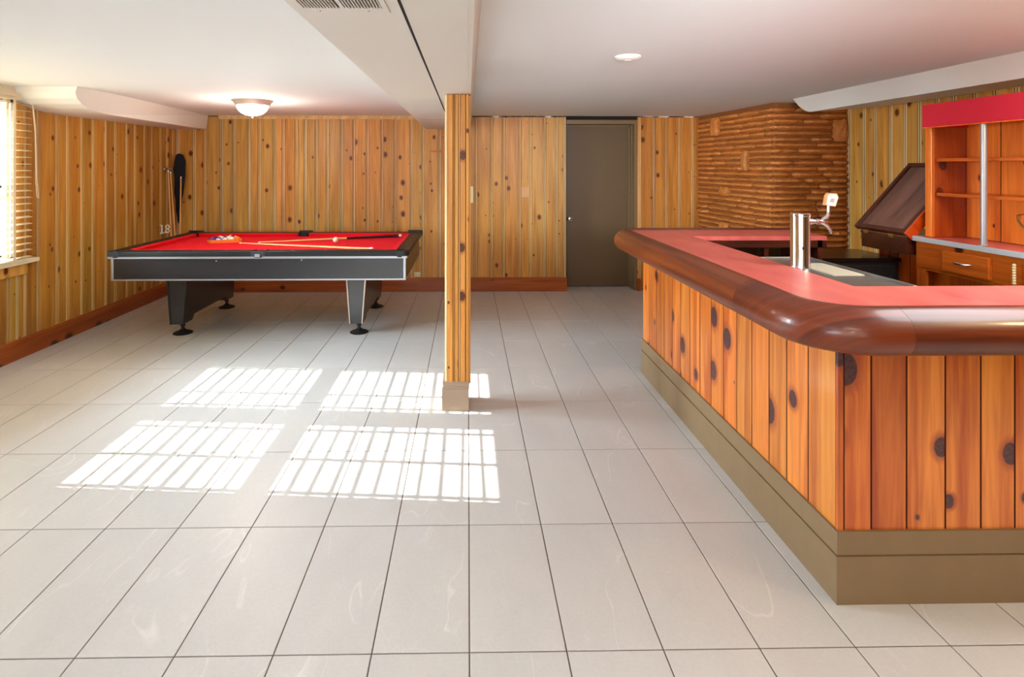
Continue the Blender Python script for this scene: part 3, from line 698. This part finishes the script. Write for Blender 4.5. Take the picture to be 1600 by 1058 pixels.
# red valance board on the hutch
o = hp(MB().box((2.868, 2.2, 1.762), (2.888, 3.42, 1.905), 0, .004).box((2.888, 3.40, 1.762), (3.155, 3.42, 1.905)).build('valance', 'valance')); o['label'] = 'bright red vinyl valance'
hp(MB().box((2.867, 2.2, 1.757), (2.889, 3.421, 1.763)).build('valance_edge', 'hutch_pine', color=(1.2, .9, .8)))
pole = MB().tube([(0, 0, 0), (0, 0, .682)], .0155, 20).lathe([(.024, 0), (.024, .004), (.016, .006)], n=20).build('metal_pole', 'poleg', None, True, loc=(2.892, 3.03, 1.0735))
tag(pole, 'slim grey metal pole between the back bar counter and the red valance', 'pole')
# hooks at the frame edge
tag(MB().tube([(0, 0, 0), (-.05, -.004, .003), (-.08, -.012, -.004), (-.10, -.03, -.03), (-.105, -.05, -.05)], [.004, .005, .006, .005, .004], 8).tube([(-.078, -.01, -.002), (-.085, -.015, -.004)], .009, 8).build('wall_hook', 'brass', None, True, loc=(3.14, 2.98, 1.562)), 'curved brass hook above the upper hutch shelf at the right edge', 'hook')
tag(MB().tube([(0, 0, .0), (-.05, 0, .0), (-.1, -.01, -.005), (-.125, -.03, -.03), (-.13, -.055, -.06), (-.13, -.075, -.075)], [.0025, .003, .004, .005, .006, .005], 8).tube([(-.127, -.035, -.03), (-.127, -.037, -.005)], [.006, .010], 8).build('wire_hook', 'brass', None, True, loc=(3.14, 2.99, 1.254)), 'thin curved metal hook below the lower hutch shelf at the right edge', 'hook')
rp = MB()
for k in range(8): rp.lathe([(.003, -.007), (.0075, -.004), (.0085, 0), (.0075, .004), (.003, .007)], (0, 0, -k*.0135), 8)
tag(rp.build('braided_cord', 'rope', None, True, loc=(2.835, 2.803, 1.005)), 'cream braided cord hanging at the right edge in front of the cabinet', 'cord')

# dark flip-lid box at the left end of the back bar
bx = empty('flip_lid_box', (2.84, 3.505, .945)); tag(bx, 'dark wooden box with tilted open framed lid beside the hutch', 'box')
m = MB(); n_ = 8
# rounded far-left corner footprint
fp = [(0, 0), (0, .40)]+[(.05-.05*math.cos(R(a)), .40+.04*math.sin(R(a))) for a in (20, 45, 70, 90)]+[(.60, .44), (.60, 0)]
m.prism(fp, 'Z', .0, .098).build('box_body', 'dark_wood', bx)
MB().prism([(p[0]-.008 if p[0] < .1 else p[0], p[1]) for p in fp], 'Z', .098, .116).build('top_rim', 'dark_wood', bx)
# lid: local frame, hinge along Y at the front, rising towards the wall at ~48 deg
ld = MB().box((0, .0, -.022), (.61, .455, -.004)).build('lid', 'lid_wood', bx, loc=(-.02, -.005, .135), rot=(0, R(-48.5), 0))
fm = MB().box((0, 0, -.024), (.032, .455, .010), 0, .003).box((.578, 0, -.024), (.61, .455, .010), 0, .003).box((.032, .42, -.024), (.578, .455, .010), 0, .003).box((.032, 0, -.024), (.578, .028, .010), 0, .003).build('lid_frame', 'dark_wood', ld)
ls = MB().box((.0, -.012, -.06), (.61, .0, .008), 0, .002).build('lid_side', 'hutch_pine', ld, color=(.9, .45, .35))
for y in (.12, .35): MB().box((-.006, y-.02, -.012), (0, y+.02, .012), 0, .001).tube([(-.006, y-.02, .0), (-.006, y+.02, .0)], .004, 8).build('hinge', 'brass', bx, loc=(-.008, 0, .112))
tag(MB().box((3.25, 3.5, .0), (3.64, 3.9, 1.3)).box((3.25, 3.5, 1.3), (3.64, 3.52, 1.34)).build('backing_cabinet', 'blackside'), 'black cabinet in the shadow behind the tilted lid', 'cabinet') if False else None
# cabinet under the box
cb = empty('box_stand', (2.955, 3.5, 0)); tag(cb, 'reddish plank stand under the dark flip-lid box', 'cabinet')
ys = [.40, .30, .22, .12, .0]
for i, (a, b) in enumerate(zip(ys, ys[1:])):
    o = board(cb, (.012, a, 0), R(-90), a-b, 0, .944, [(.7, .45, .35), (.62, .4, .3), (.95, .75, .6), (.7, .45, .35)][i], 'v', ('hutch_pine', 'hutch_pine', 'bar_gap'))
MB().box((.016, 0, 0), (.55, .4, .944)).build('body', 'dark_wood', cb)
# black topped cooler
co = empty('bar_cooler', (2.5, 3.85, 0)); tag(co, 'low black cooler cabinet with glossy black top in the bar corner', 'cooler')
MB().prism([(-.14, -.2), (.42, -.2), (.42, .2), (.30, .24), (-.10, .24), (-.14, .1)], 'Z', .875, .9).build('top', 'blacktop', co)
MB().box((-.13, -.18, .03), (.41, .19, .875)).build('body', 'blackside', co)
MB().box((-.11, -.195, .1), (.39, -.181, .85), 0, .004).build('door', 'blackside', co)
MB().tube([(.34, -.197, .6), (.34, -.215, .62), (.34, -.215, .76), (.34, -.197, .78)], .006, 8).build('door_handle', 'blackside', co)
pan = MB().lathe([(.055, 0), (.075, .006), (.085, .03), (.088, .033), (.083, .032), (.07, .009), (.0, .005)], n=20).build('metal_bowl', 'steel', None, True, loc=(2.47, 3.95, .938), rot=(R(25), R(0), 0))
tag(pan, 'small metal bowl tilted on the black cooler top behind the beer tower', 'bowl')

# ================================================================== POOL TABLE
tx0, tx1, ty0, ty1 = -3.045, -.505, 4.655, 6.065
tcx, tcy = (tx0+tx1)/2, (ty0+ty1)/2
pt = empty('pool_table', (tcx, tcy, 0)); tag(pt, 'black pool table with red cloth and metal trim', 'pool table')
W, D = tx1-tx0, ty1-ty0; hw, hd_ = W/2, D/2
ZT = .80; rw = .115; cw = .05; zbed = .762
# bed
MB().box((-hw+.09, -hd_+.09, .725), (hw-.09, hd_-.09, zbed)).build('bed', 'cloth', pt)
pk = [(-1, -1), (0, -1), (1, -1), (-1, 1), (0, 1), (1, 1)]
# wooden rails (4 long pieces + 2 ends), gaps at pockets
def railpiece(x0, y0, x1, y1, side):
    m = MB().box((x0, y0, .757), (x1, y1, ZT), 0, .006); return m.build('rail_cap', 'blackcap', pt)
mp_ = .055; cp = .10
railpiece(-hw+cp, -hd_, -mp_, -hd_+rw, 0); railpiece(mp_, -hd_, hw-cp, -hd_+rw, 0)
railpiece(-hw+cp, hd_-rw, -mp_, hd_, 0); railpiece(mp_, hd_-rw, hw-cp, hd_, 0)
railpiece(-hw, -hd_+cp, -hw+rw, hd_-cp, 0); railpiece(hw-rw, -hd_+cp, hw, hd_-cp, 0)
# cushions: bevelled prisms
def cush(x0, x1, yb, sg):   # along X, back at yb, nose towards +sg*y
    t = .035
    v = [(x0, yb, ZT-.001), (x1, yb, ZT-.001), (x1-t, yb+sg*cw, ZT-.004), (x0+t, yb+sg*cw, ZT-.004), (x0, yb, zbed), (x1, yb, zbed), (x1-t, yb+sg*(cw-.015), zbed), (x0+t, yb+sg*(cw-.015), zbed)]
    return v, [(0, 1, 2, 3), (4, 5, 6, 7), (0, 1, 5, 4), (1, 2, 6, 5), (2, 3, 7, 6), (3, 0, 4, 7)]
for sg, yb in ((1, -hd_+rw), (-1, hd_-rw)):
    for (a, b) in ((-hw+rw+.03, -.06), (.06, hw-rw-.03)):
        v, f = cush(a, b, yb, sg); MB().add(v, f).build('cushion', 'cloth', pt)
for sg, xb in ((1, -hw+rw), (-1, hw-rw)):
    v, f = cush(-hd_+rw+.03, hd_-rw-.03, xb, sg); v = [(q[1], q[0], q[2]) for q in v]; MB().add(v, f).build('cushion', 'cloth', pt)
# pockets
for (a, b) in pk:
    cx_, cy_ = (a*(hw-.075), b*(hd_-.075)) if a else (0, b*(hd_-.06))
    r_ = .066 if a else .058
    p = MB().lathe([(r_, -.05), (r_, .0), (r_-.004, .0), (r_-.006, -.045), (.0, -.048)], n=20).build('pocket', 'rubber', pt, True, loc=(cx_, cy_, ZT-.004))
    q = MB()
    if a:   # corner casting
        ang = math.atan2(b, a); c = [(cx_+(r_-.012)*math.cos(ang+R(t)), cy_+(r_-.012)*math.sin(ang+R(t))) for t in (110, 80, 50, 25, 0, -25, -50, -80, -110)]
        s = [(a*(hw-.104), b*hd_)]+[(a*(hw-.045+.045*math.cos(R(t))), b*(hd_-.045+.045*math.sin(R(t)))) for t in (90, 70, 45, 20, 0)]+[(a*hw, b*(hd_-.104))]
        inner = [(a*(hw-.115), b*(hd_-.104)), (a*(hw-.104), b*(hd_-.115))]
        poly = s
        q.prism(s+[(a*(hw-.03), b*(hd_-.104)), (a*(hw-.05), b*(hd_-.05)), (a*(hw-.104), b*(hd_-.03))], 'Z', .757, ZT+.001)
        q.build('corner_casting', 'rubber', pt)
        B((0, 0, 0), (.004, .004, .004)) if False else None
    else:
        q.box((-.058, b*hd_-b*.03, .757), (.058, b*hd_, ZT+.002), 0, .004); q.box((-.058, b*(hd_-.115), .775), (-.045, b*(hd_-.03), ZT+.003), 0, .003); q.box((.045, b*(hd_-.115), .775), (.058, b*(hd_-.03), ZT+.003), 0, .003); q.build('pocket_iron', 'rubber', pt)
    # pocket leather back wall above the far rails
    lip = MB()
    if b > 0:
        wdt = .075; lip.box((cx_-wdt if a == 0 else cx_-.08, hd_-.02, .765), (cx_+wdt if a == 0 else cx_+.08, hd_-.004, ZT+.016), 0, .004); lip.build('pocket_guard', 'rubber', pt)
# diamonds
dm = MB().lathe([(.0045, 0), (.0035, .0012), (0, .0014)], n=6); dm = mesh('sight', dm.v, dm.f, 'whiteplastic')
for sg in (-1, 1):
    for k in (-3, -2, -1, 1, 2, 3): ob('sight', dm, pt, (k*.28, sg*(hd_-.055), ZT))
    for k in (-1, 0, 1): ob('sight', dm, pt, (sg*(hw-.055), k*.28, ZT))
# metal edge under the cap
def ring(x, y, z0, z1, t, name, mat):
    m = MB().box((-x, -y, z0), (x, -y+t, z1)).box((-x, y-t, z0), (x, y, z1)).box((-x, -y+t, z0), (-x+t, y-t, z1)).box((x-t, -y+t, z0), (x, y-t, z1))
    return m.build(name, mat, pt)
ring(hw-.012, hd_-.012, .738, .757, .02, 'metal_edge', 'aluedge')
# apron (body)
bw, bd = hw-.028, hd_-.038
for s_ in (-1, 1):
    B((-bw, s_*bd, .56), (bw, s_*(bd-.022), .738)).build('apron', 'black', pt)
    B((s_*bw, -bd+.022, .56), (s_*(bw-.022), bd-.022, .738)).build('apron', 'black', pt)
ring(bw+.003, bd+.003, .549, .561, .02, 'lower_trim', 'aluedge')
for a in (-1, 1):
    for b in (-1, 1): B((a*(bw+.004), b*(bd+.004), .555), (a*(bw-.018), b*(bd-.018), .742), 0, .003).build('corner_trim', 'aluedge', pt)
MB().box((-bw+.022, -bd+.022, .58), (bw-.022, bd-.022, .6)).build('under_frame', 'blackside', pt)
B((-.022, -hd_-.004, .752), (.022, -hd_+.02, .778), 0, .002).build('name_plate', 'aluedge', pt)
for (a, z) in ((-.36, .715), (.36, .72)): MB().tube([(a, -bd-.003, z), (a, -bd+.004, z)], .006, 8).build('bolt', 'aluedge', pt)
# legs: tapered slab pedestals
for cx_ in (-2.605-tcx, -1.006-tcx):
    g = MB(); t, bq = .094, .059
    yf, yk = 4.95-tcy, 6.0-tcy
    sec = [(yf+.006, .56), (yf, .103), (yf+.16, .103), (yf+.20, .15), (yk-.20, .15), (yk-.16, .103), (yk, .103), (yk-.006, .56)]
    v = []; n = len(sec)
    for sx in (-1, 1):
        for (y, z) in sec:
            k = t+(bq-t)*(.56-z)/.457; v.append((cx_+sx*k, y, z))
    f = [tuple(range(n)), tuple(range(2*n-1, n-1, -1))]+[(i, (i+1) % n, n+(i+1) % n, n+i) for i in range(n)]
    lg = g.add(v, f).build('leg', 'black', pt)
    for s_ in (-1, 1):
        MB().add([(cx_+s_*t, yf+.005, .56), (cx_+s_*(t-.012), yf+.004, .56), (cx_+s_*(bq-.010), yf-.002, .103), (cx_+s_*bq, yf-.001, .103),
                  (cx_+s_*t, yf-.003, .56), (cx_+s_*(t-.012), yf-.004, .56), (cx_+s_*(bq-.010), yf-.008, .103), (cx_+s_*bq, yf-.007, .103)],
                 [(0, 1, 2, 3), (4, 5, 6, 7), (0, 1, 5, 4), (1, 2, 6, 5), (2, 3, 7, 6), (3, 0, 4, 7)]).build('leg_trim', 'nickel' if cx_ > 0 else 'black', lg)
    for y in (5.04-tcy, 5.95-tcy):
        MB().lathe([(.082, 0), (.084, .006), (.07, .014), (.035, .024), (.028, .034), (.016, .04), (.014, .062), (.022, .066), (.022, .078), (.012, .08), (.012, .105)], (cx_+.01, y, 0), 24).build('foot', 'rubber', lg, True)

# balls and rack
bz = zbed
br = .0286
th = R(14); cx0, cy0 = -2.43, 5.55
def rk(u, v): return (cx0+u*math.cos(th)-v*math.sin(th), cy0+u*math.sin(th)+v*math.cos(th))
cols = [('yellow', (235, 190, 30)), ('white', (235, 230, 220)), ('navy blue', (40, 50, 120)), ('red', (200, 40, 40)), ('black', (22, 22, 26)), ('violet', (90, 60, 130)), ('orange', (230, 120, 40)), ('dark green', (20, 90, 60)), ('maroon', (110, 30, 40)),
        ('yellow striped', (235, 190, 30)), ('blue striped', (50, 70, 160)), ('red striped', (205, 50, 50)), ('purple striped', (100, 70, 150)), ('orange striped', (235, 130, 50)), ('green striped', (30, 110, 70))]
order = [5, 12, 10, 1, 6, 2, 11, 14, 13, 9, 3, 4, 7, 0, 8]
rowname = ['front row', 'second row', 'third row', 'fourth row', 'back corner']
k = 0
def ballmat(nm, c, st):
    m, nt, b = newmat('ball_'+nm.replace(' ', '_'))
    b.inputs['Roughness'].default_value = .12
    if st:
        tc = N(nt, 'ShaderNodeTexCoord'); s = N(nt, 'ShaderNodeSeparateXYZ'); link(nt, tc.outputs['Object'], s.inputs[0])
        f = math_(nt, 'LESS_THAN', math_(nt, 'ABSOLUTE', s.outputs[2]), .013)
        link(nt, mixc(nt, f, lin((238, 232, 220)), lin(c)), b.inputs['Base Color'])
    else: b.inputs['Base Color'].default_value = lin(c)
    return m
def ball(loc, key, label, group):
    bm = bmesh.new(); bmesh.ops.create_uvsphere(bm, u_segments=20, v_segments=12, radius=br)
    me = bpy.data.meshes.new('ball'); bm.to_mesh(me); bm.free(); me.materials.append(M[key]); me.polygons.foreach_set('use_smooth', [True]*len(me.polygons))
    o = ob('billiard_ball', me, None, loc, (random.uniform(0, 3), random.uniform(0, 3), 0)); return tag(o, label, 'ball', group)
for i in range(5):
    for j in range(5-i):
        nm, c = cols[order[k]]; key = 'ball_%d' % k; M[key] = ballmat(nm, c, 'striped' in nm)
        u = (j-(4-i)/2)*br*2.02; v = -.045+i*br*1.75-.015
        p = rk(u, v); pos = ['leftmost', 'second from left', 'middle', 'fourth from left', 'rightmost'][j]
        ball((p[0], p[1], bz+br), key, '%s ball in the orange rack, %s, %s' % (nm, rowname[i], pos if i < 4 else 'at the far tip'), 'racked pool balls'); k += 1
M['ball_cue'] = ballmat('cue', (240, 214, 190), False)
ball((-1.307, 5.457, bz+br), 'ball_cue', 'off-white cue ball alone on the red cloth beside the dark cue', None)
s3 = math.sqrt(3); outr = br*2*2+br*1.1
def tri(r, rr, n=5):
    pts = []
    for q in range(3):
        a = R(-90+60+120*q) - R(0)
        cxq, cyq = 0, 0
        A = R([210, 330, 90][q]); c = (r*math.cos(A), r*math.sin(A))
        for s in range(n+1):
            b = A-R(60)+R(120)*s/n; pts.append((c[0]+rr*math.cos(b), c[1]+rr*math.sin(b)))
    return pts
r0 = br*2*4/s3*1.01
o_, i_ = tri(r0, br+.015), tri(r0, br+.0035); nn = len(o_); v = []
for z in (.004, .034):
    for p in o_: v.append((p[0], p[1]-.002, z))
    for p in i_: v.append((p[0], p[1]-.002, z))
f = []
for i in range(nn):
    j = (i+1) % nn
    f += [(i, j, 2*nn+j, 2*nn+i), (nn+i, 3*nn+i, 3*nn+j, nn+j), (2*nn+i, 2*nn+j, 3*nn+j, 3*nn+i), (i, nn+i, nn+j, j)]
vc = -.06+br*2*4*s3/2/3*1.01
pc = rk(0, vc)
tag(MB().add(v, f).build('ball_rack', 'orange', None, loc=(pc[0], pc[1], bz-.003), rot=(0, 0, th)), 'orange triangular rack around the balls on the pool table', 'rack')

def cue(name, p0, p1, label, split=.62, cap=True, group=None):
    """p0 tip, p1 butt end"""
    p0, p1 = Vector(p0), Vector(p1); L = (p1-p0).length
    g = bpy.data.objects.new(name, None); C.objects.link(g); g.location = p1; g.empty_display_size = .05
    q = (p0-p1).to_track_quat('Z', 'Y'); g.rotation_mode = 'QUATERNION'; g.rotation_quaternion = q
    tag(g, label, 'cue', group)
    s = L*(1-split)
    MB().tube([(0, 0, s), (0, 0, L-.012)], [.0105, .0066], 10).build('shaft', 'cue', g, True)
    MB().tube([(0, 0, .02), (0, 0, s)], [.0145, .0105], 10).build('butt', 'cuebutt' if cap else 'cue', g, True)
    MB().tube([(0, 0, 0), (0, 0, .03)], [.015, .0148], 10).build('butt_cap', 'whiteplastic', g, True)
    MB().tube([(0, 0, L-.024), (0, 0, L-.002)], [.0072, .0070], 8).build('tip', 'whiteplastic', g, True)
    return g
cue('pool_cue', (-2.225, 5.385, bz+.008), (-.85, 4.93, bz+.016), 'maple cue lying on the red cloth nearest the front rail', .95, False)
cue('pool_cue', (-2.062, 5.425, bz+.008), (-.71, 5.865, bz+.018), 'cue with dark butt lying behind the cue ball', .60, True)
# cues in the corner and the hanging cloth
cue('pool_cue', (XL+.075, 6.44, 1.475), (XL+.16, 6.40, .02), 'leftmost cue standing in the back left corner', .6, False)
cue('pool_cue', (XL+.095, 6.45, 1.46), (XL+.19, 6.46, .02), 'middle cue standing in the back left corner', .6, False)
cue('pool_cue', (XL+.19, 6.50, 1.40), (XL+.17, 6.50, .02), 'rightmost cue standing in the back left corner', .6, False)
cr = empty('cue_hook', (XL+.03, 6.47, 1.49)); tag(cr, 'small metal hook holding the cues in the corner', 'hook')
MB().tube([(0, -.02, 0), (.05, -.02, .0), (.065, 0, 0), (.05, .02, 0), (0, .02, 0)], .005, 8).build('loop', 'alu', cr, True)
MB().box((-.012, -.03, -.012), (.002, .03, .012), 0, .002).build('back_plate', 'alu', cr)
# hanging black cue cover
v = []; f = []; rg = random.Random(3)
lev = [(1.67, .012, .01), (1.655, .04, .03), (1.58, .062, .035), (1.48, .060, .04), (1.35, .052, .036), (1.2, .045, .032), (1.12, .036, .028), (1.0, .028, .024), (.9, .018, .018), (.84, .008, .01)]
n = 14
for i, (z, a, b) in enumerate(lev):
    for k in range(n):
        t = 2*math.pi*k/n; w_ = 1+.24*math.sin(3*t+i*.5)+rg.uniform(-.12, .12)
        v.append((a*w_*math.cos(t)-.0*i, b*w_*math.sin(t), z))
for i in range(len(lev)-1):
    for k in range(n): f.append((i*n+k, i*n+(k+1) % n, (i+1)*n+(k+1) % n, (i+1)*n+k))
f += [tuple(range(n)), tuple((len(lev)-1)*n+k for k in range(n))]
tag(MB().add(v, f).build('cue_cover', 'navy', None, True, loc=(XL+.125, 6.585, 0)), 'black cloth cue cover hanging in the back left corner', 'cue cover')
# white clip rack beside the cues
hk = empty('cue_clip', (XL+.10, 6.30, .80)); tag(hk, 'small white cue holder with two loops low in the corner beside the cues', 'cue holder')
B((-.03, -.02, -.05), (-.02, .12, -.035)).build('base', 'whiteplastic', hk)
MB().tube([(-.04, 0, .045), (-.02, 0, .05), (-.02, 0, -.035), (-.035, 0, -.045)], .007, 8).build('clip', 'whiteplastic', hk)
for z in (-.02, .025): MB().tube([(.02+.02*math.cos(a*math.pi/6), .04, z+.022*math.sin(a*math.pi/6)) for a in range(13)], .006, 8).build('loop', 'whiteplastic', hk, True)

# ================================================================== SMALL FIXTURES
lf = empty('ceiling_light', (-2.0, 5.13, ZC)); tag(lf, 'flush dome ceiling light glowing above the pool table', 'ceiling light')
MB().lathe([(.185, 0), (.182, -.006), (.165, -.02), (.152, -.045), (.14, -.05), (.0, -.05)], n=40).build('pan', 'nickel', lf, True)
MB().lathe([(.143, -.048), (.14, -.062), (.125, -.092), (.098, -.118), (.06, -.136), (.02, -.143), (0, -.144)], n=40).build('glass_dome', 'lampglass', lf, True)
MB().lathe([(.012, -.142), (.012, -.148), (.007, -.153), (.009, -.16), (.0, -.166)], n=14).build('finial', 'brass', lf, True)
lp = lamp('dome_bulb', 'POINT', (-2.0, 5.13, ZC-.30), (0, 0, 0), 16, (1, .9, .76), shadow_soft_size=.12)
sd_ = empty('smoke_detector', (.89, 3.04, ZC)); tag(sd_, 'round white ceiling disc above the space left of the bar', 'smoke detector')
MB().lathe([(.072, 0), (.072, -.008), (.06, -.018), (.03, -.022), (0, -.022)], n=28).build('cover', 'white', sd_, True)
MB().lathe([(.02, -.021), (.018, -.025), (0, -.026)], n=14).build('centre_cap', 'white', sd_, True)
def outlet(x, z, w_, h_, mat, nm, label, slots=True, cat='outlet'):
    g = empty(nm, (x, YB-.012, z)); tag(g, label, cat)
    B((-w_/2, -.006, -h_/2), (w_/2, 0, h_/2), 0, .002).build('cover_plate', mat, g)
    if slots:
        for s_ in (-1, 1):
            q = MB().tube([(s_*w_*.24, -.009, 0), (s_*w_*.24, -.0055, 0)], h_*.28, 10).build('socket', mat, g)
            MB().box((s_*w_*.24-.006, -.0098, -.006), (s_*w_*.24-.003, -.0085, .006)).box((s_*w_*.24+.003, -.0098, -.006), (s_*w_*.24+.006, -.0085, .006)).build('slot', 'dark', q)
    return g
outlet(-.612, .207, .075, .055, 'cream', 'wall_outlet', 'cream outlet just above the baseboard right of the pool table')
outlet(.70, 1.205, .10, .125, 'tan', 'blank_plate', 'tan blank plate on the pine wall left of the brown door', False, 'wall plate')
sw = outlet(.03, 1.175, .07, .20, 'cream', 'light_switch', 'cream light switch half hidden behind the pine column', False, 'switch')
B((-.006, -.016, -.012), (.006, -.005, .012), 0, .002).build('toggle', 'cream', sw)
tag(MB().box((-.07, -.012, -.008), (.07, 0, .008), 0, .002).box((-.07, -.02, -.004), (-.05, -.012, .004)).build('wall_peg', 'apron_pine', None, loc=(-.38, YB-.012, 1.70)), 'small dark wooden strip on the back wall left of the column', 'peg')
